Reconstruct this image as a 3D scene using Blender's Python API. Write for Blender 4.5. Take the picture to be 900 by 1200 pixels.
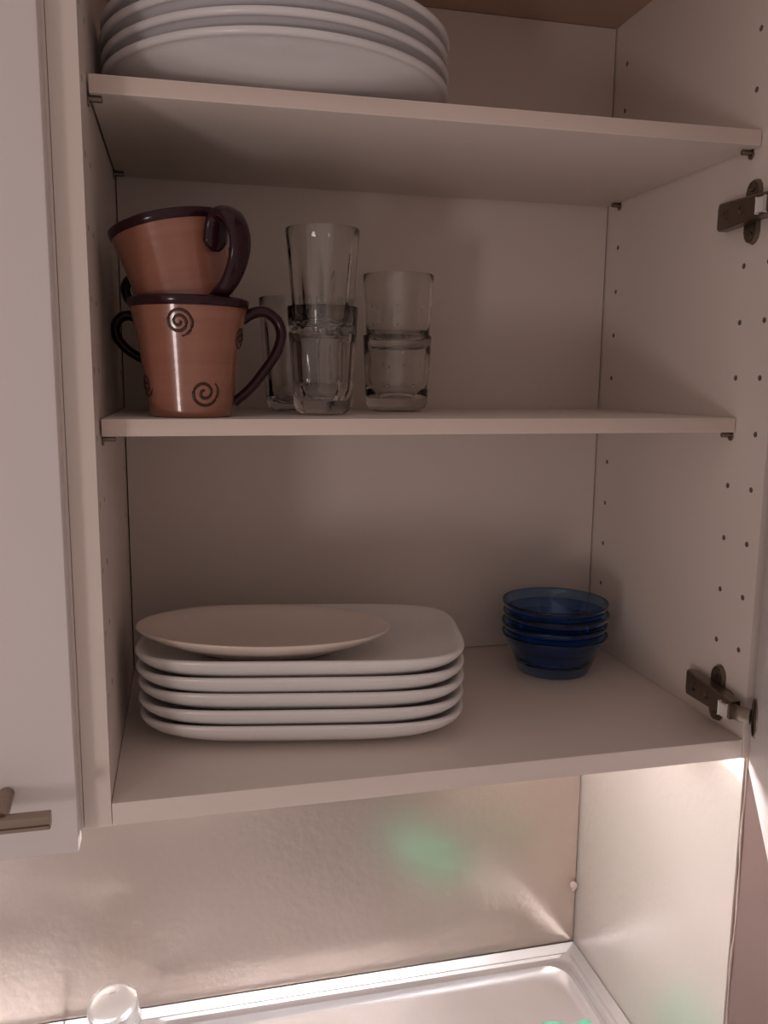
import bpy, bmesh, math
from math import sin, cos, pi, radians
from mathutils import Vector, Matrix

for o in list(bpy.data.objects):
    bpy.data.objects.remove(o, do_unlink=True)
SC = bpy.context.scene
COL = SC.collection

# ------------------------------------------------------------------ camera
cam = bpy.data.cameras.new('camera')
cam.sensor_fit = 'VERTICAL'
cam.sensor_height = 36.0
cam.sensor_width = 27.0
cam.lens = 981.54 / 1200 * 36.0
cam.clip_start = 0.01
camo = bpy.data.objects.new('camera', cam)
camo.location = (0.0634, -0.6425, 0.3280)
camo.rotation_euler = (1.4155, -0.0097, -0.2327)
COL.objects.link(camo)
SC.camera = camo

# ------------------------------------------------------------------ view, world, light
SC.view_settings.view_transform = 'Standard'
SC.view_settings.look = 'None'
SC.view_settings.gamma = 1.0
SC.view_settings.use_curve_mapping = False
SC.view_settings.exposure = 0.0

wd = bpy.data.worlds.new('room_ambient')
SC.world = wd
wd.use_nodes = True
bg = wd.node_tree.nodes['Background']
bg.inputs['Color'].default_value = (1.0, 0.80, 0.72, 1)
bg.inputs['Strength'].default_value = 0.41


def area(name, loc, target, sx, sy, power, color):
    d = bpy.data.lights.new(name, 'AREA')
    d.shape = 'RECTANGLE'
    d.size = sx
    d.size_y = sy
    d.energy = power
    d.color = color
    o = bpy.data.objects.new(name, d)
    o.location = loc
    v = Vector(target) - Vector(loc)
    o.rotation_euler = v.to_track_quat('-Z', 'Y').to_euler()
    COL.objects.link(o)
    return o


# the room's lamp, behind and to the left of the photographer
area('room_lamp', (-0.84, -1.28, -0.20), (0.25, 0.1, 0.25), 0.20, 0.28, 3.1, (1.0, 0.86, 0.84))

# ------------------------------------------------------------------ dimensions
W, D = 0.564, 0.3131            # clear width and depth of the open cabinet
TS, TB, TH = 0.0201, 0.0187, 0.0134
ZM, ZU, ZT = 0.2970, 0.5482, 0.7335
WY = 0.350                      # face of the backsplash
WX = W + TS                     # face of the right-hand wall panel
ZC = -0.466                     # height of the sink top
HOLE_Z = [0.0818 + 0.0504 * k for k in range(13)]

# ------------------------------------------------------------------ materials
MATS = {}


def mat(name, color, rough=0.5, metal=0.0, spec=0.5, trans=0.0, ior=1.45, coat=0.0, noise=None, bump=None, emit=None):
    """noise = (scale xyz, amount, colour2);  bump = (scale xyz, strength, distance)"""
    m = bpy.data.materials.new(name)
    m.use_nodes = True
    nt = m.node_tree
    b = nt.nodes['Principled BSDF']
    b.inputs['Base Color'].default_value = (*color, 1)
    b.inputs['Roughness'].default_value = rough
    b.inputs['Metallic'].default_value = metal
    b.inputs['Specular IOR Level'].default_value = spec
    b.inputs['Transmission Weight'].default_value = trans
    b.inputs['IOR'].default_value = ior
    b.inputs['Coat Weight'].default_value = coat
    b.inputs['Coat Roughness'].default_value = 0.08
    if emit:
        b.inputs['Emission Color'].default_value = (*emit[0], 1)
        b.inputs['Emission Strength'].default_value = emit[1]
    tc = nt.nodes.new('ShaderNodeTexCoord')

    def noise_node(sc, detail=4):
        mp = nt.nodes.new('ShaderNodeMapping')
        mp.inputs['Scale'].default_value = sc
        nt.links.new(tc.outputs['Object'], mp.inputs['Vector'])
        n = nt.nodes.new('ShaderNodeTexNoise')
        n.inputs['Scale'].default_value = 1.0
        n.inputs['Detail'].default_value = detail
        nt.links.new(mp.outputs['Vector'], n.inputs['Vector'])
        return n
    if noise:
        n = noise_node(noise[0])
        cr = nt.nodes.new('ShaderNodeValToRGB')
        cr.color_ramp.elements[0].position = 0.5 - noise[1]
        cr.color_ramp.elements[1].position = 0.5 + noise[1]
        cr.color_ramp.elements[0].color = (*noise[2], 1)
        cr.color_ramp.elements[1].color = (*color, 1)
        nt.links.new(n.outputs['Fac'], cr.inputs['Fac'])
        nt.links.new(cr.outputs['Color'], b.inputs['Base Color'])
    if bump:
        n = noise_node(bump[0], 2)
        bp = nt.nodes.new('ShaderNodeBump')
        bp.inputs['Strength'].default_value = bump[1]
        bp.inputs['Distance'].default_value = bump[2]
        nt.links.new(n.outputs['Fac'], bp.inputs['Height'])
        nt.links.new(bp.outputs['Normal'], b.inputs['Normal'])
    MATS[name] = m
    return m


mat('laminate', (0.78, 0.695, 0.642), 0.45, noise=((6, 6, 6), 0.25, (0.76, 0.675, 0.622)))
mat('door_lacquer', (0.79, 0.735, 0.73), 0.40, noise=((5, 5, 5), 0.25, (0.78, 0.725, 0.72)))
mat('edge_band', (0.74, 0.62, 0.56), 0.40, noise=((6, 30, 30), 0.25, (0.72, 0.60, 0.54)))
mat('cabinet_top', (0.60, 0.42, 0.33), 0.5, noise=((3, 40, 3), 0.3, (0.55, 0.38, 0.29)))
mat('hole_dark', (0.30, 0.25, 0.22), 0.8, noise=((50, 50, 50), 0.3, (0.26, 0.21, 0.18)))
mat('nickel', (0.26, 0.21, 0.175), 0.36, metal=1.0, noise=((60, 60, 60), 0.3, (0.20, 0.165, 0.135)))
mat('bright_nickel', (0.75, 0.72, 0.70), 0.25, metal=1.0, noise=((60, 60, 60), 0.3, (0.68, 0.65, 0.62)))
mat('handle_metal', (0.40, 0.32, 0.265), 0.30, metal=1.0, noise=((8, 300, 300), 0.3, (0.33, 0.265, 0.22)))
mat('white_plastic', (0.75, 0.72, 0.70), 0.4, noise=((40, 40, 40), 0.3, (0.70, 0.67, 0.65)))
mat('porcelain', (0.78, 0.76, 0.78), 0.28, coat=0.4, noise=((8, 8, 8), 0.3, (0.755, 0.74, 0.755)))
mat('stoneware_white', (0.80, 0.775, 0.77), 0.30, coat=0.4, noise=((9, 9, 9), 0.3, (0.77, 0.745, 0.74)))
mat('stoneware_cream', (0.74, 0.64, 0.58), 0.30, coat=0.3, noise=((12, 12, 12), 0.25, (0.69, 0.585, 0.52)))
mat('terracotta', (0.36, 0.155, 0.105), 0.22, coat=0.6, noise=((6, 6, 150), 0.35, (0.27, 0.105, 0.07)), bump=((3, 3, 110), 0.25, 0.0012))
mat('maroon_glaze', (0.030, 0.008, 0.014), 0.16, spec=0.3, coat=0.15, noise=((30, 30, 30), 0.3, (0.028, 0.008, 0.012)))
mat('mug_inside', (0.10, 0.03, 0.03), 0.2, coat=0.5, noise=((30, 30, 30), 0.3, (0.08, 0.025, 0.025)))
mat('spiral_glaze', (0.055, 0.020, 0.014), 0.3, noise=((60, 60, 60), 0.3, (0.04, 0.015, 0.01)))
mat('clear_glass', (0.97, 0.97, 0.96), 0.02, trans=1.0, ior=1.47)
mat('blue_glass', (0.27, 0.51, 0.85), 0.03, trans=1.0, ior=1.47)
mat('splash_sheet', (0.62, 0.52, 0.455), 0.28, metal=0.92, noise=((5, 5, 5), 0.3, (0.575, 0.49, 0.43)), bump=((95, 95, 95), 0.30, 0.0016))
mat('splash_sheet_pale', (0.76, 0.69, 0.64), 0.32, metal=0.35, noise=((5, 5, 5), 0.3, (0.73, 0.66, 0.61)), bump=((95, 95, 95), 0.30, 0.0016))
mat('steel', (0.80, 0.80, 0.85), 0.38, metal=0.8, noise=((10, 10, 10), 0.3, (0.74, 0.73, 0.74)))
mat('satin_chrome', (0.90, 0.90, 0.91), 0.22, metal=0.7, noise=((10, 10, 10), 0.3, (0.84, 0.84, 0.85)))
mat('chrome', (0.86, 0.86, 0.87), 0.06, metal=1.0, noise=((10, 10, 10), 0.3, (0.84, 0.84, 0.85)))
mat('wall_paint', (0.20, 0.135, 0.12), 0.6, noise=((7, 7, 7), 0.3, (0.185, 0.12, 0.105)), bump=((60, 60, 60), 0.2, 0.001))
mat('caulk', (0.48, 0.38, 0.34), 0.6, noise=((30, 30, 30), 0.3, (0.42, 0.32, 0.29)))
mat('mint_cloth', (0.28, 0.78, 0.58), 0.8, noise=((30, 30, 30), 0.3, (0.24, 0.70, 0.52)), bump=((180, 180, 180), 0.4, 0.001))
mat('lamp_tube', (0.9, 0.9, 0.9), 0.5, emit=((1.0, 0.95, 0.94), 62.0))
mat('lamp_body', (0.8, 0.8, 0.8), 0.4, noise=((30, 30, 30), 0.3, (0.77, 0.77, 0.77)))
mat('dark_mark', (0.25, 0.25, 0.26), 0.4, noise=((300, 300, 300), 0.3, (0.2, 0.2, 0.2)))


# ------------------------------------------------------------------ helpers
def tag(o, label=None, cat=None, group=None, kind=None):
    if label: o['label'] = label
    if cat: o['category'] = cat
    if group: o['group'] = group
    if kind: o['kind'] = kind
    return o


def empty(name, loc=(0, 0, 0), rot=(0, 0, 0)):
    o = bpy.data.objects.new(name, None)
    o.empty_display_size = 0.02
    o.location = loc
    o.rotation_euler = rot
    COL.objects.link(o)
    return o


def link(name, bm, m, parent=None, smooth=False, loc=None):
    me = bpy.data.meshes.new(name)
    bmesh.ops.recalc_face_normals(bm, faces=bm.faces)
    bm.to_mesh(me)
    bm.free()
    ms = m if isinstance(m, (list, tuple)) else [m]
    for x in ms:
        me.materials.append(MATS[x])
    if smooth:
        for p in me.polygons:
            p.use_smooth = True
        if smooth != 'all':
            me.set_sharp_from_angle(angle=radians(smooth if smooth is not True else 40))
    o = bpy.data.objects.new(name, me)
    COL.objects.link(o)
    if parent: o.parent = parent
    if loc: o.location = loc
    return o


def box_bm(x0, x1, y0, y1, z0, z1, bev=0.0008, seg=2, bm=None):
    own = bm is None
    b2 = bmesh.new()
    bmesh.ops.create_cube(b2, size=1)
    for v in b2.verts:
        v.co = Vector(((x0 + x1) / 2 + v.co.x * (x1 - x0), (y0 + y1) / 2 + v.co.y * (y1 - y0), (z0 + z1) / 2 + v.co.z * (z1 - z0)))
    if bev:
        bmesh.ops.bevel(b2, geom=list(b2.edges), offset=bev, segments=seg, affect='EDGES', profile=0.5)
    if own:
        return b2
    merge(bm, b2)
    return bm


def merge(bm, b2, M=None):
    me = bpy.data.meshes.new('tmp')
    if M is not None:
        b2.transform(M)
    b2.to_mesh(me)
    b2.free()
    bm.from_mesh(me)
    bpy.data.meshes.remove(me)


def box(name, x0, x1, y0, y1, z0, z1, m, parent=None, bev=0.0008):
    return link(name, box_bm(x0, x1, y0, y1, z0, z1, bev), m, parent, smooth=30)


def loft(rings, closed_caps=True, matf=None):
    """rings: list of lists of points (all the same length) or a single point for a pole"""
    bm = bmesh.new()
    vs = []
    for r in rings:
        vs.append([bm.verts.new(p) for p in r])
    for i in range(len(vs) - 1):
        a, b = vs[i], vs[i + 1]
        if len(a) == 1 and len(b) == 1:
            continue
        n = max(len(a), len(b))
        for k in range(n):
            k2 = (k + 1) % n
            if len(a) == 1:
                f = bm.faces.new((a[0], b[k2], b[k]))
            elif len(b) == 1:
                f = bm.faces.new((a[k], a[k2], b[0]))
            else:
                f = bm.faces.new((a[k], a[k2], b[k2], b[k]))
            if matf: f.material_index = matf(i)
    return bm


def lathe(profile, n=64, ax=1.0, ay=1.0, mod=None, matf=None):
    rings = []
    for (r, z) in profile:
        if r < 1e-6:
            rings.append([(0, 0, z)])
        else:
            ring = []
            for k in range(n):
                t = 2 * pi * k / n
                rr = r * (mod(t, r, z) if mod else 1.0)
                ring.append((rr * cos(t) * ax, rr * sin(t) * ay, z))
            rings.append(ring)
    return loft(rings, matf=matf)


def sq_ring(a, b, z, pw, n=96):
    out = []
    for k in range(n):
        t = 2 * pi * k / n
        c, s = cos(t), sin(t)
        out.append((a * math.copysign(abs(c) ** (2 / pw), c), b * math.copysign(abs(s) ** (2 / pw), s), z))
    return out


def catmull(pts, n=6):
    P = [Vector(p) for p in pts]
    P = [2 * P[0] - P[1]] + P + [2 * P[-1] - P[-2]]
    out = []
    for i in range(1, len(P) - 2):
        for j in range(n):
            t = j / n
            a, b, c, d = P[i - 1], P[i], P[i + 1], P[i + 2]
            out.append(0.5 * ((2 * b) + (c - a) * t + (2 * a - 5 * b + 4 * c - d) * t * t + (3 * b - a - 3 * c + d) * t ** 3))
    out.append(P[-2])
    return out


def tube(path, rad, side=None, n=12, flat=1.0):
    """sweep an ellipse: half-width rad across `side`, rad*flat in the other direction"""
    rings = []
    L = len(path)
    for i, p in enumerate(path):
        p = Vector(p)
        t = (Vector(path[min(i + 1, L - 1)]) - Vector(path[max(i - 1, 0)])).normalized()
        s = Vector(side) if side is not None else (Vector((0, 0, 1)) if abs(t.z) < 0.9 else Vector((1, 0, 0)))
        s = (s - t * s.dot(t)).normalized()
        u = t.cross(s)
        r = rad(i / (L - 1)) if callable(rad) else rad
        rings.append([p + s * (r * cos(2 * pi * k / n)) + u * (r * flat * sin(2 * pi * k / n)) for k in range(n)])
    rings = [[Vector(path[0])]] + rings + [[Vector(path[-1])]]
    return loft(rings)


def cyl_bm(r, h, n=24, bev=0.0):
    b = bev
    return lathe([(0, 0), (r - b, 0), (r, b), (r, h - b), (r - b, h), (0, h)] if b else [(0, 0), (r, 0), (r, h), (0, h)], n)


def copy_tree(o, parent=None):
    c = o.copy()
    COL.objects.link(c)
    if parent: c.parent = parent
    for ch in [x for x in bpy.data.objects if x.parent == o]:
        copy_tree(ch, c)
    return c


# ------------------------------------------------------------------ setting: walls
wb = link('wall_back', box_bm(-1.3, WX + 0.1, WY + 0.003, WY + 0.10, -1.38, 1.2, 0), 'wall_paint')
tag(wb, 'painted kitchen wall behind the wall cabinets', kind='structure')
sp = box('splash_panel', -1.3, WX - 0.0012, WY, WY + 0.003, ZC + 0.0005, -0.0, 'splash_sheet', wb, 0.0004)
wr = link('wall_right', box_bm(WX + 0.003, WX + 0.10, -1.0, WY + 0.0029, -1.38, 1.2, 0), 'wall_paint')
tag(wr, 'pinkish painted side wall beside the open cabinet', kind='structure')
sp2 = box('splash_panel', WX, WX + 0.003, 0.022, WY + 0.003, ZC + 0.0005, -0.021, 'splash_sheet_pale', wr, 0.0004)
# bead of sealant down the front edge of the side panel, and a dab in the corner
bead = [(WX + 0.0026 + 0.0006 * sin(k * 2.1), 0.0195 + 0.0008 * sin(k * 1.3), -0.021 - 0.0445 * k) for k in range(11)]
link('sealant_bead', tube(catmull(bead, 4), lambda t: 0.0014 + 0.0004 * sin(t * 40), n=8), 'caulk', wr, 'all')
dab = lathe([(0, -0.007), (0.004, -0.005), (0.006, 0), (0.0045, 0.005), (0, 0.008)], 14, mod=lambda t, r, z: 1 + 0.25 * sin(3 * t + z * 900))
link('sealant_dab', dab, 'caulk', wb, 'all', loc=(WX - 0.004, WY - 0.001, -0.372))


# ------------------------------------------------------------------ open wall cabinet
cabinet = empty('wall_cabinet', (0, 0, 0))
tag(cabinet, 'open white wall cabinet with two shelves holding crockery and glassware', 'cabinet')


def drilled_panel(name, xin, xout, y0, y1, z0, z1, parent):
    """side panel: shelf-pin holes are real cavities in the inner face at xin"""
    s = 1 if xout > xin else -1
    cols = [0.0165, 0.0505, 0.286]
    hw = 0.0055
    ys = sorted({y0, y1, *[c - hw for c in cols], *[c + hw for c in cols]})
    zs = sorted({z0, z1, *[z - hw for z in HOLE_Z], *[z + hw for z in HOLE_Z]})
    bm = bmesh.new()
    g = {}

    def V(y, z, x=xin):
        k = (round(y, 6), round(z, 6), round(x, 6))
        if k not in g: g[k] = bm.verts.new((x, y, z))
        return g[k]
    N = 16
    for i in range(len(ys) - 1):
        for j in range(len(zs) - 1):
            yc, zc = (ys[i] + ys[i + 1]) / 2, (zs[j] + zs[j + 1]) / 2
            hole = any(abs(yc - c) < 1e-4 for c in cols) and any(abs(zc - z) < 1e-4 for z in HOLE_Z)
            q = [V(ys[i], zs[j]), V(ys[i + 1], zs[j]), V(ys[i + 1], zs[j + 1]), V(ys[i], zs[j + 1])]
            if not hole:
                bm.faces.new(q)
                continue
            r = 0.0026
            rim = [bm.verts.new((xin, yc + r * cos(2 * pi * (k + 0.5) / N - 3 * pi / 4), zc + r * sin(2 * pi * (k + 0.5) / N - 3 * pi / 4))) for k in range(N)]
            deep = [bm.verts.new((xin + s * 0.011, v.co.y, v.co.z)) for v in rim]
            # q corners at -135, -45, 45, 135 degrees; four rim verts per side
            for c in range(4):
                a = c * 4
                bm.faces.new((q[c], q[(c + 1) % 4], rim[a + 3], rim[a + 2], rim[a + 1], rim[a]))
                bm.faces.new((q[(c + 1) % 4], rim[(a + 4) % N], rim[a + 3]))
            for k in range(N):
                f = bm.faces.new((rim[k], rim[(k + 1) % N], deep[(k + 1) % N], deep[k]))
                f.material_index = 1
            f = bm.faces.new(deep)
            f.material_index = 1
    # the other five sides
    for i in range(len(ys) - 1):
        for z in (z0, z1):
            bm.faces.new((V(ys[i], z), V(ys[i + 1], z), V(ys[i + 1], z, xout), V(ys[i], z, xout)))
    for j in range(len(zs) - 1):
        for y in (y0, y1):
            f = bm.faces.new((V(y, zs[j]), V(y, zs[j + 1]), V(y, zs[j + 1], xout), V(y, zs[j], xout)))
    for i in range(len(ys) - 1):
        for j in range(len(zs) - 1):
            bm.faces.new((V(ys[i], zs[j], xout), V(ys[i + 1], zs[j], xout), V(ys[i + 1], zs[j + 1], xout), V(ys[i], zs[j + 1], xout)))
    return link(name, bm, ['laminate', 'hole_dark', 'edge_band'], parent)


drilled_panel('side_panel', 0.0, -TS, 0, WY - 0.001, -TB, ZT + TB, cabinet)
drilled_panel('side_panel', W, W + TS - 0.0006, 0, WY - 0.001, -TB, ZT + TB, cabinet)
box('bottom_panel', 0.0004, W - 0.0004, 0.0, WY - 0.001, -TB, 0.0, 'laminate', cabinet)
tp = box('top_panel', 0.0004, W - 0.0004, 0.0, WY - 0.001, ZT, ZT + TB, 'cabinet_top', cabinet)
box('back_panel', 0.0012, W - 0.0016, D, D + 0.004, 0.0006, ZT - 0.0004, 'laminate', cabinet, 0.0003)


def shelf(z, yl, yr):
    bm = bmesh.new()
    x0, x1, y1 = 0.0016, W - 0.0016, D - 0.004
    lo = [bm.verts.new(p) for p in ((x0, yl, z - TH), (x1, yr, z - TH), (x1, y1, z - TH), (x0, y1, z - TH))]
    hi = [bm.verts.new((v.co.x, v.co.y, z)) for v in lo]
    bm.faces.new(lo[::-1]); bm.faces.new(hi)
    for k in range(4):
        f = bm.faces.new((lo[k], lo[(k + 1) % 4], hi[(k + 1) % 4], hi[k]))
        if k == 0: f.material_index = 1
    bmesh.ops.bevel(bm, geom=list(bm.edges), offset=0.0009, segments=2, affect='EDGES', profile=0.5)
    o = link('shelf', bm, ['laminate', 'edge_band'], cabinet, smooth=30)
    for x, s in ((0.0, 1), (W, -1)):
        for y in (0.0505, 0.286):
            b = bmesh.new()
            merge(b, cyl_bm(0.0024, 0.020, 12, 0.0004), Matrix.Translation((x - s * 0.0095, y, z - TH - 0.0026)) @ Matrix.Rotation(s * pi / 2, 4, 'Y'))
            merge(b, cyl_bm(0.0040, 0.0012, 16, 0.0003), Matrix.Translation((x + s * 0.0002, y, z - TH - 0.0042)) @ Matrix.Rotation(s * pi / 2, 4, 'Y'))
            link('shelf_pin', b, 'nickel', o, 40)
    return o


shelf(ZM, 0.033, 0.0436)
shelf(ZU, 0.0441, 0.0366)

# the open door: inner face visible at a grazing angle
DA = math.atan2(-0.85, -0.53)


def door_pt(l, t):               # l along the door from the hinge, t = outward through its thickness
    return Vector((0.5685 + cos(DA) * l - sin(DA) * t, -0.0045 + sin(DA) * l + cos(DA) * t, 0))


bm = box_bm(0.0, 0.592, 0.0, 0.018, -0.027, ZT + TB - 0.002, 0.0016, 3)
for v in bm.verts:
    p = door_pt(v.co.x, v.co.y)
    v.co.x, v.co.y = p.x, p.y
door = link('door', bm, 'door_lacquer', cabinet, 30)
bm = tube([door_pt(0.43, 0.0535) + Vector((0, 0, 0.012)), door_pt(0.57, 0.0535) + Vector((0, 0, 0.012))], 0.006, n=14)
for l in (0.452, 0.548):
    merge(bm, tube([door_pt(l, 0.017) + Vector((0, 0, 0.012)), door_pt(l, 0.054) + Vector((0, 0, 0.012))], 0.005, n=12))
link('handle', bm, 'handle_metal', door, 40)


def hinge(z, yc):
    """concealed hinge: winged mounting plate, long arm, knuckle and door cup"""
    h = empty('hinge', (W, yc, z))
    h.parent = cabinet
    # winged plate (cruciform), lying on the panel
    bm = bmesh.new()
    out = []
    for k in range(40):
        t = 2 * pi * k / 40
        c, s = cos(t), sin(t)
        r_h, r_v = 0.026, 0.0285
        lobe = max(abs(s) ** 3 * r_v, abs(c) ** 3 * r_h, 0.0125)
        out.append((c * lobe, s * lobe))
    lo = [bm.verts.new((-0.0001, y, zz)) for y, zz in out]
    hi = [bm.verts.new((-0.0045, y * 0.94, zz * 0.94)) for y, zz in out]
    bm.faces.new(lo); bm.faces.new(hi[::-1])
    for k in range(40):
        bm.faces.new((lo[k], lo[(k + 1) % 40], hi[(k + 1) % 40], hi[k]))
    link('mounting_plate', bm, 'nickel', h, 30)
    # screws in the wings
    for zz in (-0.021, 0.021):
        b = bmesh.new()
        merge(b, lathe([(0, 0.0016), (0.0016, 0.0006), (0.0038, 0.0012), (0.0042, 0.0), (0.0042, -0.001), (0, -0.001)], 16), Matrix.Translation((-0.0045, 0, zz)) @ Matrix.Rotation(-pi / 2, 4, 'Y'))
        link('screw', b, 'nickel', h, 40)
    # arm: u-shaped channel tapering over the plate, running forward
    b = bmesh.new()
    sect = [(0.040, 0.0105, 0.0050, 0.0105), (0.032, 0.0125, 0.0050, 0.0150), (0.008, 0.0115, 0.0050, 0.0165), (-0.012, 0.0105, 0.0055, 0.0175), (-0.030, 0.0095, 0.0070, 0.0190), (-0.043, 0.0085, 0.0085, 0.0200)]
    rings = []
    for (y, hw, x0, x1) in sect:
        rings.append([(-x0, y, -hw), (-x1 + 0.0015, y, -hw), (-x1, y, -hw + 0.0015), (-x1, y, hw - 0.0015), (-x1 + 0.0015, y, hw), (-x0, y, hw)])
    rings = [[(-0.008, 0.0405, 0)]] + rings + [[(-0.014, -0.0435, 0)]]
    link('arm', loft(rings), 'nickel', h, 30)
    for y, x in ((0.020, 0.0158), (-0.004, 0.0171)):
        b = bmesh.new()
        merge(b, lathe([(0, -0.0004), (0.0018, 0.0), (0.0038, 0.0008), (0.0040, 0.0), (0.0040, -0.001), (0, -0.001)], 16), Matrix.Translation((-x, y, 0)) @ Matrix.Rotation(-pi / 2, 4, 'Y'))
        link('adjusting_screw', b, 'nickel', h, 40)
    # knuckle linking arm and door cup
    base = Vector((W, yc, z))
    p0 = Vector((-0.014, -0.040, 0))
    p1 = door_pt(0.020, -0.004) + Vector((0, 0, z)) - base
    link('knuckle', tube(catmull([p0, p0 * 0.5 + p1 * 0.5 + Vector((-0.004, 0.002, 0)), p1], 4), 0.0075, side=(0, 0, 1), n=10, flat=0.4), 'nickel', h, 40)
    n = Vector((-sin(DA), cos(DA), 0))
    b = bmesh.new()
    Mx = Matrix.Translation(door_pt(0.0225, 0.0003) + Vector((0, 0, z)) - base) @ (-n).to_track_quat('Z', 'Y').to_matrix().to_4x4()
    merge(b, lathe([(0, 0.0005), (0.0150, 0.0005), (0.0165, 0.0022), (0.0175, 0.0016), (0.0180, 0.0), (0, 0.0)], 28), Mx)
    link('door_cup', b, 'nickel', h, 40)
    b = box_bm(-0.0165, -0.0215, -0.0405, -0.030, -0.0075, 0.0045, 0.0012)
    link('cover_cap', b, 'white_plastic', h, 30)


hinge(0.0310, 0.0400)
hinge(0.4800, 0.0400)

# ------------------------------------------------------------------ neighbouring cabinet with a closed door
nb = empty('wall_cabinet', (-0.33, 0.1, 0))
tag(nb, 'closed white wall cabinet with a bar handle, beside the open one', 'cabinet')


def nbox(name, x0, x1, y0, y1, z0, z1, m, bev=0.0008, parent=None):
    o = link(name, box_bm(x0 + 0.33, x1 + 0.33, y0 - 0.1, y1 - 0.1, z0, z1, bev), m, parent or nb, 30)
    return o


nbox('side_panel', -TS * 2 - 0.0004, -TS - 0.0004, 0, WY - 0.001, -TB, ZT + TB, 'laminate')
nbox('side_panel', -0.640, -0.620, 0, WY - 0.001, -TB, ZT + TB, 'laminate')
nbox('bottom_panel', -0.6196, -TS * 2 - 0.0008, 0, WY - 0.001, -TB, 0, 'laminate')
nbox('top_panel', -0.6196, -TS * 2 - 0.0008, 0, WY - 0.001, ZT, ZT + TB, 'laminate')
nbox('back_panel', -0.6190, -TS * 2 - 0.0012, D, D + 0.004, 0.0006, ZT - 0.0004, 'laminate')
ndoor = nbox('door', -0.6375, -0.0225, -0.0200, -0.0012, -0.0265, ZT + TB - 0.002, 'door_lacquer', 0.0016)
b = bmesh.new()
merge(b, box_bm(-0.200, -0.0362, -0.054, -0.044, 0.0125, 0.0228, 0.0007))
merge(b, box_bm(-0.200, -0.0366, -0.0555, -0.0535, 0.0142, 0.0162, 0.0005))
for x in (-0.166, -0.0705):
    merge(b, tube([(x, -0.0195, 0.0262), (x, -0.046, 0.0200)], 0.0055, n=16))
b.transform(Matrix.Translation((0.33, -0.1, 0)))
link('handle', b, 'handle_metal', ndoor, 30)

# ------------------------------------------------------------------ lamp under the cabinet
def strip_lamp(x, label):
    lamp = empty('under_cabinet_lamp', (x, 0.10, -TB))
    tag(lamp, label, 'lamp', 'strip lamps under the wall cabinets')
    link('housing', box_bm(-0.25, 0.25, -0.016, 0.016, -0.012, -0.0004, 0.0015), 'lamp_body', lamp, 30)
    b = bmesh.new()
    merge(b, cyl_bm(0.0065, 0.46, 20, 0.002), Matrix.Translation((-0.23, 0, -0.0195)) @ Matrix.Rotation(pi / 2, 4, 'Y'))
    link('light_tube', b, 'lamp_tube', lamp, 40)
    for dx in (-0.24, 0.24):
        link('tube_holder', box_bm(dx - 0.010, dx + 0.010, -0.010, 0.010, -0.028, -0.0118, 0.002), 'lamp_body', lamp, 30)


strip_lamp(0.29, 'slim white strip lamp fixed under the open cabinet')
strip_lamp(-0.33, 'slim white strip lamp fixed under the closed cabinet')

# ------------------------------------------------------------------ sink top, base cabinet
SX0, SX1, SY0, SY1 = -0.62, WX - 0.0006, -0.262, WY - 0.0008


def rrect(x0, x1, y0, y1, r, z, n=8):
    out = []
    for cx, cy, a0 in ((x1 - r, y1 - r, 0), (x0 + r, y1 - r, 90), (x0 + r, y0 + r, 180), (x1 - r, y0 + r, 270)):
        for k in range(n + 1):
            a = radians(a0 + 90 * k / n)
            out.append((cx + r * cos(a), cy + r * sin(a), z))
    return out


sink = empty('kitchen_sink', ((SX0 + SX1) / 2, (SY0 + SY1) / 2, ZC))
tag(sink, 'stainless steel sink top with raised rim and recessed drainer below the cabinets', 'sink')
off = Vector((-(SX0 + SX1) / 2, -(SY0 + SY1) / 2, -ZC))


def relink(name, bm, m, parent, smooth):
    bm.transform(Matrix.Translation(off))
    return link(name, bm, m, parent, smooth)


def rim_half(xa, xb, holes_inner, name, up=0.0):
    rings = [rrect(xa, xb, SY0, SY1, 0.0008, ZC - 0.030), rrect(xa, xb, SY0, SY1, 0.0008, ZC - 0.001), rrect(xa + 0.001, xb - 0.001, SY0 + 0.001, SY1 - 0.001, 0.001, ZC)]
    rings += holes_inner
    bm = loft(rings)
    if up:                          # the sheet turns up in a small cove where it meets the walls
        for v in bm.verts:
            d = min(SX1 - v.co.x, SY1 - v.co.y)
            if v.co.z > ZC - 0.0015 and d < 0.010:
                v.co.z += up * (1 - d / 0.010)
    return relink(name, bm, 'steel', sink, 35)


rim_half(-0.100, SX1, [
    rrect(-0.099, SX1 - 0.002, SY0 + 0.002, SY1 - 0.002, 0.002, ZC, 8),
    rrect(-0.098, SX1 - 0.010, SY0 + 0.010, SY1 - 0.010, 0.006, ZC),
    rrect(0.005, SX1 - 0.014, SY0 + 0.030, SY1 - 0.012, 0.012, ZC),
    rrect(0.008, SX1 - 0.017, SY0 + 0.033, SY1 - 0.015, 0.014, ZC - 0.0030),
    rrect(0.010, SX1 - 0.022, SY0 + 0.038, SY1 - 0.020, 0.022, ZC - 0.0032),
    rrect(0.012, SX1 - 0.025, SY0 + 0.041, SY1 - 0.023, 0.024, ZC - 0.0006),
    rrect(0.016, SX1 - 0.031, SY0 + 0.047, SY1 - 0.029, 0.030, ZC - 0.0006),
    rrect(0.019, SX1 - 0.036, SY0 + 0.052, SY1 - 0.034, 0.034, ZC - 0.0080),
    rrect(0.024, SX1 - 0.043, SY0 + 0.059, SY1 - 0.041, 0.040, ZC - 0.0105),
    rrect(0.20, SX1 - 0.18, 0.0, 0.15, 0.04, ZC - 0.0130),
    [(0.30, 0.07, ZC - 0.0135)]], 'drainer', 0.0085)
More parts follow.
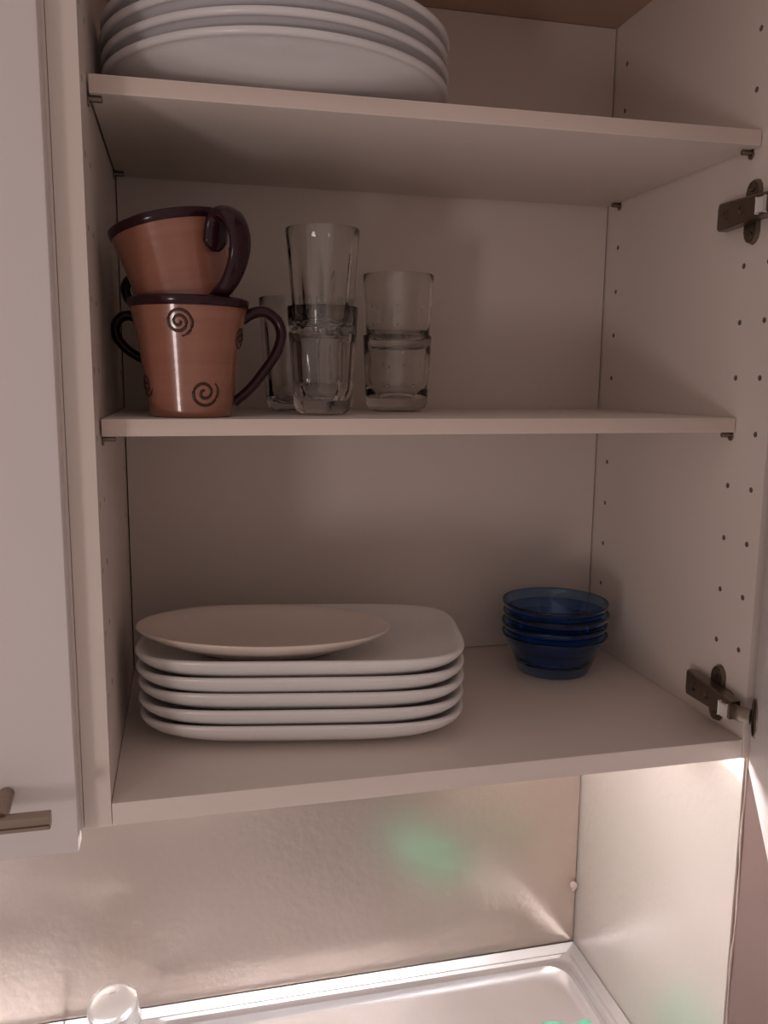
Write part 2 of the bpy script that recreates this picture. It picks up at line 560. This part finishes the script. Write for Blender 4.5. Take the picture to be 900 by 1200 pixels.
rim_half(SX0, -0.1005, [
    rrect(SX0 + 0.002, -0.1015, SY0 + 0.002, SY1 - 0.002, 0.002, ZC),
    rrect(SX0 + 0.010, -0.1025, SY0 + 0.010, SY1 - 0.010, 0.006, ZC),
    rrect(SX0 + 0.03, -0.110, SY0 + 0.030, SY1 - 0.115, 0.05, ZC),
    rrect(SX0 + 0.036, -0.116, SY0 + 0.036, SY1 - 0.121, 0.05, ZC - 0.006),
    rrect(SX0 + 0.045, -0.125, SY0 + 0.045, SY1 - 0.130, 0.05, ZC - 0.15),
    rrect(SX0 + 0.070, -0.150, SY0 + 0.070, SY1 - 0.155, 0.05, ZC - 0.172),
    rrect(-0.40, -0.32, -0.05, 0.03, 0.038, ZC - 0.176),
    [(-0.36, -0.01, ZC - 0.178)]], 'basin', 0.0085)

base = empty('base_cabinet', ((SX0 + SX1) / 2, 0.05, -1.36))
tag(base, 'white base cabinet carrying the steel sink top', 'cabinet')
bx = lambda n, x0, x1, y0, y1, z0, z1, m, par=None: link(n, box_bm(x0 - (SX0 + SX1) / 2, x1 - (SX0 + SX1) / 2, y0 - 0.05, y1 - 0.05, z0 + 1.36, z1 + 1.36, 0.001), m, par or base, 30)
bx('side_panel', SX0, SX0 + 0.018, -0.225, WY - 0.001, -1.36, ZC - 0.0305, 'laminate')
bx('side_panel', SX1 - 0.018, SX1, -0.225, WY - 0.001, -1.36, ZC - 0.0305, 'laminate')
bx('bottom_panel', SX0 + 0.0185, SX1 - 0.0185, -0.225, WY - 0.001, -1.26, -1.242, 'laminate')
mid = (SX0 + SX1) / 2
for x0, x1 in ((SX0 + 0.002, mid - 0.0015), (mid + 0.0015, SX1 - 0.002)):
    d = bx('door', x0, x1, -0.245, -0.2265, -1.255, ZC - 0.036, 'door_lacquer')
    hx = x1 - 0.03 if x1 < mid else x0 + 0.03
    bx('handle', hx - 0.005, hx + 0.005, -0.275, -0.2445, -0.70, -0.56, 'handle_metal', d)

# ------------------------------------------------------------------ faucet
FX, FY = -0.0285, 0.2520
fau = empty('kitchen_faucet', (FX, FY, ZC))
tag(fau, 'chrome single-lever kitchen faucet with a round cap behind the basin', 'faucet')
link('body', lathe([(0, 0.0002), (0.031, 0.0002), (0.031, 0.005), (0.026, 0.008), (0.0245, 0.012), (0.0245, 0.070), (0.0235, 0.074), (0, 0.075)], 40), 'chrome', fau, 40)
ct = Matrix.Translation((0.0, 0.001, 0.070)) @ Matrix.Rotation(radians(14), 4, 'X') @ Matrix.Rotation(radians(-6), 4, 'Y')
b = bmesh.new()
merge(b, lathe([(0, 0), (0.0255, 0.0), (0.0275, 0.003), (0.0280, 0.030), (0.0270, 0.0335), (0.0250, 0.0345)] + [(0.0250 * cos(k * pi / 10), 0.0345 + 0.0035 * sin(k * pi / 10)) for k in range(1, 6)], 48), ct)
cap = link('cap', b, 'satin_chrome', fau, 40)
b = bmesh.new()
merge(b, box_bm(-0.0035, 0.0035, 0.0085, 0.0110, 0.0368, 0.0378, 0.0003), ct)
link('cap_mark', b, 'dark_mark', cap, 30)
b = tube(catmull([(-0.65 * l, -0.76 * l, h) for l, h in ((0.02, 0.045), (0.07, 0.055), (0.13, 0.062), (0.19, 0.060), (0.205, 0.042))], 5), lambda t: 0.013 - 0.002 * t, n=16)
link('spout', b, 'chrome', fau, 50)
b = tube(catmull([(0.0, -0.024, 0.086), (0.002, -0.06, 0.088), (0.004, -0.11, 0.098)], 4), lambda t: 0.0075 - 0.002 * t, n=14, flat=0.6)
link('lever', b, 'chrome', fau, 50)

# ------------------------------------------------------------------ mint dishcloth lying on the drainer
rings = []
nz = 10
for i in range(nz + 1):
    f = i / nz
    if i == nz:
        rings.append([(0, 0, 0.034)])
        break
    ring = []
    for k in range(56):
        t = 2 * pi * k / 56
        r = (1 - f) ** 0.45 if f > 0 else 1.0
        w = 1 + 0.10 * sin(3 * t + 0.6) + 0.06 * sin(7 * t + 2 * f) + 0.03 * sin(13 * t)
        zz = 0.0343 * math.sqrt(f) * (1 + 0.16 * sin(5 * t + 9 * f) * (1 - f)) if i else 0.0
        ring.append((0.055 * r * w * cos(t), 0.098 * r * w * sin(t), zz))
    rings.append(ring)
bm = loft(rings)
cl = link('dishcloth', bm, 'mint_cloth', None, 'all', loc=(0.508, 0.131, ZC - 0.0100))
tag(cl, 'mint green dishcloth bunched up on the steel drainer', 'dishcloth')

# ------------------------------------------------------------------ dinner plates on the upper shelf
def dinner_plate():
    R = 0.1500
    prof = [(0, 0.0035), (0.070, 0.0035), (0.072, 0.0), (0.076, 0.0), (0.079, 0.0035), (0.100, 0.0075), (0.120, 0.0130), (0.135, 0.0190), (0.1405, 0.0215), (0.1430, 0.0230),
            (0.1455, 0.0234), (0.1478, 0.0230), (0.1494, 0.0243), (0.1500, 0.0262), (0.1497, 0.0280), (0.1480, 0.0290), (0.1440, 0.0283), (0.130, 0.0235), (0.112, 0.0175), (0.095, 0.0135), (0.080, 0.0128), (0, 0.0125)]
    bm = lathe(prof, 96)
    return link('dinner_plate', bm, 'porcelain', None, 'all')


lab = ['round white dinner plate on the upper shelf, bottom one of its stack', 'round white dinner plate on the upper shelf, second up in its stack',
       'round white dinner plate on the upper shelf, third up in its stack', 'round white dinner plate on the upper shelf, topmost of its stack']
p0 = dinner_plate()
for k in range(4):
    o = p0 if k == 0 else p0.copy()
    if k: COL.objects.link(o)
    o.location = (0.1527 + (0, 0.0006, -0.0004, 0.0008)[k], 0.1490 + (0, 0.001, 0.0006, 0.0016)[k], ZU + 0.0002 + k * 0.0137)
    o.rotation_euler = (0, 0, k * 0.7)
    tag(o, lab[k], 'plate', 'round dinner plates on the upper shelf')

# ------------------------------------------------------------------ mugs
MH, MR0, MR1 = 0.0950, 0.0335, 0.0488


def mug_r(h):
    f = h / MH
    return MR0 + (MR1 - MR0) * (0.72 * f + 0.28 * f ** 3)


def spiral(az, h, size, turns, flip, start):
    pts = []
    n = int(26 * turns)
    for k in range(n + 1):
        t = k / n
        a = start + flip * 2 * pi * turns * t
        rr = size * (0.10 + 0.90 * t)
        u, v = rr * cos(a), rr * sin(a)
        hh = h + v
        r = mug_r(hh) + 0.0001
        th = az + u / r
        pts.append((r * cos(th), r * sin(th), hh))
    return tube(pts, lambda t: 0.00125 if 0.03 < t < 0.97 else 0.0007, n=6, flat=0.5)


def make_mug(label, loc, rot, az, low=True, spirals=()):
    root = empty('mug', loc, rot)
    tag(root, label, 'mug', 'terracotta mugs on the middle shelf')
    prof = [(0, 0.002), (MR0 - 0.006, 0.002), (MR0 - 0.005, 0.0), (MR0 - 0.0022, 0.0), (MR0, 0.0022)]
    prof += [(mug_r(h), h) for h in [0.004 + (MH - 0.0078 - 0.004) * k / 14 for k in range(15)]]
    nt = len(prof) - 1
    bm = lathe(prof, 72)
    body = link('body', bm, 'terracotta', root, 50)
    ri = [(mug_r(MH - 0.0078) - 0.0003, MH - 0.0079), (mug_r(MH - 0.0072) + 0.0007, MH - 0.0070), (mug_r(MH - 0.004) + 0.0010, MH - 0.004), (MR1 + 0.0002, MH - 0.0012), (MR1 - 0.0016, MH),
          (MR1 - 0.0032, MH - 0.0012)]
    ri += [(mug_r(h) - 0.0044, h) for h in [MH - 0.008 - (MH - 0.008 - 0.010) * k / 8 for k in range(9)]] + [(0.020, 0.0065), (0, 0.006)]
    link('rim', lathe(ri, 72), 'maroon_glaze', root, 50)
    if low == 'ear_low':
        pr = [(0.0400, 0.0620), (0.0480, 0.0665), (0.0555, 0.0640), (0.0585, 0.0560), (0.0555, 0.0470), (0.0470, 0.0410), (0.0360, 0.0390)]
    elif low == 'ear':
        pr = [(0.0430, 0.0815), (0.0520, 0.0880), (0.0610, 0.0870), (0.0670, 0.0790), (0.0660, 0.0680), (0.0580, 0.0580), (0.0480, 0.0510), (0.0380, 0.0470)]
    elif low:
        pr = [(0.0425, 0.0795), (0.0520, 0.0855), (0.0630, 0.0868), (0.0725, 0.0800), (0.0762, 0.0680), (0.0715, 0.0530), (0.0610, 0.0375), (0.0490, 0.0230), (0.0350, 0.0110)]
    else:
        pr = [(0.0470, 0.0600), (0.0505, 0.0720), (0.0570, 0.0825), (0.0655, 0.0845), (0.0735, 0.0775), (0.0760, 0.0650), (0.0725, 0.0530), (0.0640, 0.0420), (0.0530, 0.0335), (0.0375, 0.0270)]
    d = Vector((cos(az), sin(az), 0))
    path = catmull([d * r + Vector((0, 0, h)) for r, h in pr], 6)
    if low:
        rad = lambda t: 0.0072 - 0.0010 * t
        fl = 0.66
    else:
        rad = lambda t: (0.0120 - 0.0030 * t) * min(1.0, math.sqrt(t / 0.07 + 0.08))
        fl = 0.52
    link('handle', tube(path, rad, side=(-sin(az), cos(az), 0), n=16, flat=fl), 'maroon_glaze', root, 60)
    for s in spirals:
        link('spiral_mark', spiral(*s), 'spiral_glaze', body, 'all')
    return root


make_mug('upright terracotta mug with dark spirals, at the front edge of the middle shelf', (0.0697, 0.0800, ZM + 0.0003), (0, 0, 0), radians(4), True,
         [(radians(-101), 0.0745, 0.0112, 2.3, -1, 0.5), (radians(-74), 0.0200, 0.0120, 1.9, 1, 1.3), (radians(-162), 0.0260, 0.0100, 1.9, 1, 0.3), (radians(-20), 0.0650, 0.0100, 2.0, 1, 0.3), (radians(100), 0.05, 0.0105, 2.0, 1, 0.5)])
make_mug('tilted terracotta mug stuck in the front mug, its handle hooked over the rim', (0.0735, 0.0800, ZM + 0.0620), (radians(-5), radians(-11), 0), radians(-50), False,
         [(radians(60), 0.05, 0.0105, 2.0, 1, 0.5), (radians(170), 0.04, 0.0105, 2.0, -1, 0.5)])
make_mug('upright terracotta mug mostly hidden behind the front mug, handle towards the cabinet side', (0.0705, 0.1950, ZM + 0.0003), (0, 0, 0), radians(186), 'ear',
         [(radians(-60), 0.06, 0.0105, 2.0, 1, 0.5)])
make_mug('terracotta mug stuck in the rear mug, hidden but for its dark handle', (0.0715, 0.1970, ZM + 0.0560), (0, 0, 0), radians(190), 'ear_low',
         [(radians(-60), 0.06, 0.0105, 2.0, 1, 0.5)])


# ------------------------------------------------------------------ glasses
def glass(name, label, loc, r0, r1, H, nest, dimples=False, rotz=0.0, facets=10, holds=False):
    """outer wall tapers from r1 to r0 with a rounded heel; the inner wall keeps a ledge where the next glass comes to rest"""
    rc = 0.010
    ro = lambda h: r0 + (r1 - r0) * h / H
    prof = [(0, 0.0016), (r0 - rc - 0.001, 0.0010), (r0 - rc, 0.0)]
    for k in range(1, 7):
        a = k / 6 * pi / 2
        prof.append((r0 - rc + rc * sin(a) + (ro(rc) - r0) * k / 6, rc - rc * cos(a)))
    prof += [(ro(h), h) for h in [rc + (H - 0.001 - rc) * k / 8 for k in range(1, 9)]]
    prof += [(r1 - 0.0004, H), (r1 - 0.0014, H), (r1 - 0.0019, H - 0.0012)]
    lz = nest                                # height where the next glass's heel rests
    ledge = r0 - 0.0035
    if holds:
        prof += [(ledge + 0.0015, lz - 0.0004), (ledge + 0.0003, lz - 0.004), (ledge - 0.0008, lz * 0.5), (ledge - 0.0022, 0.022), (ledge - 0.007, 0.0135), (0, 0.0125)]
    else:
        prof += [(ro(h) - 0.0019 - 0.0008 * (1 - h / H), h) for h in (H * 0.8, H * 0.6, H * 0.4, 0.020)] + [(r0 - 0.006, 0.0125), (r0 - 0.012, 0.0095), (0, 0.0090)]

    def mod(t, r, z):
        return 1.0
    bm = lathe(prof, 60)
    # shallow flutes on the inside wall
    for v in bm.verts:
        rr = math.hypot(v.co.x, v.co.y)
        if 0.015 < v.co.z < lz - 0.001 and rr < ro(v.co.z) - 0.001 and facets:
            t = math.atan2(v.co.y, v.co.x)
            s = 1 + 0.045 * cos(facets * t)
            v.co.x *= s; v.co.y *= s
    o = link(name, bm, 'clear_glass', None, 50, loc=loc)
    o.rotation_euler = (0, 0, rotz)
    tag(o, label, 'glass', 'clear drinking glasses on the middle shelf')
    if dimples:
        nd = 8
        b0 = lathe([(0, 0.0007), (0.0010, 0.0005), (0.0017, 0.0), (0.0010, -0.0005), (0, -0.0006)], 10)
        first = None
        for row in (0.026, 0.044):
            for k in range(nd):
                t = 2 * pi * (k + 0.35) / nd
                if first is None:
                    d = link('dimple', b0, 'clear_glass', o, 'all')
                    first = d
                else:
                    d = first.copy()
                    COL.objects.link(d)
                    d.parent = o
                n = Vector((cos(t), sin(t), 0))
                d.location = n * (ro(row) + 0.0006) + Vector((0, 0, row))
                d.rotation_euler = n.to_track_quat('Z', 'Y').to_euler()
    return o


glass('tumbler', 'tall clear tumbler on the shelf in front, with another tumbler standing in it', (0.1862, 0.1150, ZM + 0.0003), 0.0255, 0.0318, 0.0950, 0.0660, holds=True)
glass('tumbler', 'tall clear tumbler stacked in another, reaching highest of all the glasses', (0.1862, 0.1150, ZM + 0.0003 + 0.0662), 0.0255, 0.0328, 0.0950, 0.0660, rotz=0.3)
glass('whisky_glass', 'short clear glass with dimples on the shelf, carrying another short glass', (0.2785, 0.2080, ZM + 0.0003), 0.0315, 0.0352, 0.0765, 0.0598, dimples=True, facets=0, holds=True)
glass('whisky_glass', 'short clear glass with dimples, stacked in another short glass', (0.2790, 0.2080, ZM + 0.0003 + 0.0600), 0.0315, 0.0362, 0.0765, 0.0598, dimples=True, rotz=0.2, facets=0)
glass('tumbler', 'single clear tumbler half hidden between the mug handle and the tall stacked tumblers', (0.1700, 0.2050, ZM + 0.0003), 0.0255, 0.0325, 0.1100, 0.0800)


# ------------------------------------------------------------------ white rectangular platters
def platter():
    a, b = 0.1515, 0.0950
    prof = [(0.062, 0.0028), (0.0600, 0.0002), (0.0550, 0.0), (0.044, 0.0008), (0.029, 0.0030), (0.017, 0.0075), (0.0085, 0.0135), (0.0030, 0.0195), (0.0005, 0.0242), (0.0, 0.0262), (0.0009, 0.0274), (0.0030, 0.0276),
            (0.0060, 0.0262), (0.0120, 0.0215), (0.0210, 0.0178), (0.034, 0.0158), (0.048, 0.0150)]
    rings = [[(0, 0, 0.0028)]]
    for i, (ins, z) in enumerate(prof):
        pw = max(2.7, 4.4 - 34 * ins) if i < 9 else 4.4 - 12 * ins
        rings.append(sq_ring(a - ins, b - ins * 0.98, z, pw, 112))
    rings.append([(0, 0, 0.0146)])
    return link('serving_platter', loft(rings), 'stoneware_white', None, 'all')


words = ['bottom one of the stack, resting on the cabinet floor', 'second up in the stack in the cabinet bottom', 'middle one of the stack in the cabinet bottom', 'second from the top of its stack, just under the topmost platter', 'topmost of its stack, under the cream oval plate']
pf = platter()
offs = [(0, 0, 0), (-0.0004, -0.0006, 0.003), (0.0004, 0.0006, -0.003), (-0.0006, -0.0006, 0.002), (-0.0005, -0.0005, 0.0)]
for k in range(5):
    o = pf if k == 0 else pf.copy()
    if k: COL.objects.link(o)
    dx, dy, rz = offs[k]
    o.location = (0.1728 - 0.0004 * k + dx, 0.1442 - 0.0016 * k + dy, 0.0003 + 0.0154 * k)
    o.rotation_euler = (0, 0, rz - 0.175)
    tag(o, 'rectangular white platter, ' + words[k], 'platter', 'white platters stacked in the cabinet bottom')

# cream oval plate on top
a, b_ = 0.1169, 0.0684
prof = [(0.068, 0.0022), (0.066, 0.0), (0.061, 0.0), (0.056, 0.0022), (0.034, 0.0085), (0.016, 0.0150), (0.005, 0.0200), (0.0008, 0.0226), (0.0, 0.0238), (0.0008, 0.0246), (0.0026, 0.0244), (0.010, 0.0205), (0.024, 0.0140), (0.040, 0.0088), (0.056, 0.0064)]
rings = [[(0, 0, 0.0022)]]
for ins, z in prof:
    f = 1 - ins / a
    rings.append(sq_ring(a - ins, (b_ - ins * 0.72), z * 1.14, 2.0, 96))
rings.append([(0, 0, 0.0060)])
ov = link('oval_plate', loft(rings), 'stoneware_cream', None, 'all', loc=(0.1301, 0.1121, 0.0003 + 0.0154 * 4 + 0.0150))
ov.rotation_euler = (0, radians(0.6), -0.2)
tag(ov, 'cream oval plate lying on top of the white platters', 'plate')

# ------------------------------------------------------------------ blue glass bowls
def bowl():
    prof = [(0, 0.0014), (0.033, 0.0010), (0.035, 0.0), (0.0385, 0.0), (0.0405, 0.0016), (0.0445, 0.0120), (0.0490, 0.0240), (0.0530, 0.0330), (0.0566, 0.0385), (0.0588, 0.0430), (0.0600, 0.0462), (0.0600, 0.0472), (0.0591, 0.0478),
            (0.0580, 0.0473), (0.0572, 0.0452), (0.0552, 0.0400), (0.0512, 0.0332), (0.0466, 0.0230), (0.0432, 0.0142), (0.0415, 0.0128), (0, 0.0124)]
    prof = [(r, z * 0.95) for r, z in prof]
    return link('glass_bowl', lathe(prof, 72), 'blue_glass', None, 60)


bl = ['bottom one of the stack on the cabinet floor', 'second up in its stack', 'third up in its stack, just under the topmost bowl', 'topmost of its stack']
bw = bowl()
for k in range(4):
    o = bw if k == 0 else bw.copy()
    if k: COL.objects.link(o)
    o.location = (0.4722 + (0, -0.0005, 0.0006, -0.0006)[k], 0.2190 + (0, 0.0005, -0.0004, 0)[k], 0.0003 + 0.0122 * k)
    tag(o, 'small dark blue glass bowl, ' + bl[k], 'bowl', 'blue glass bowls in the cabinet bottom')
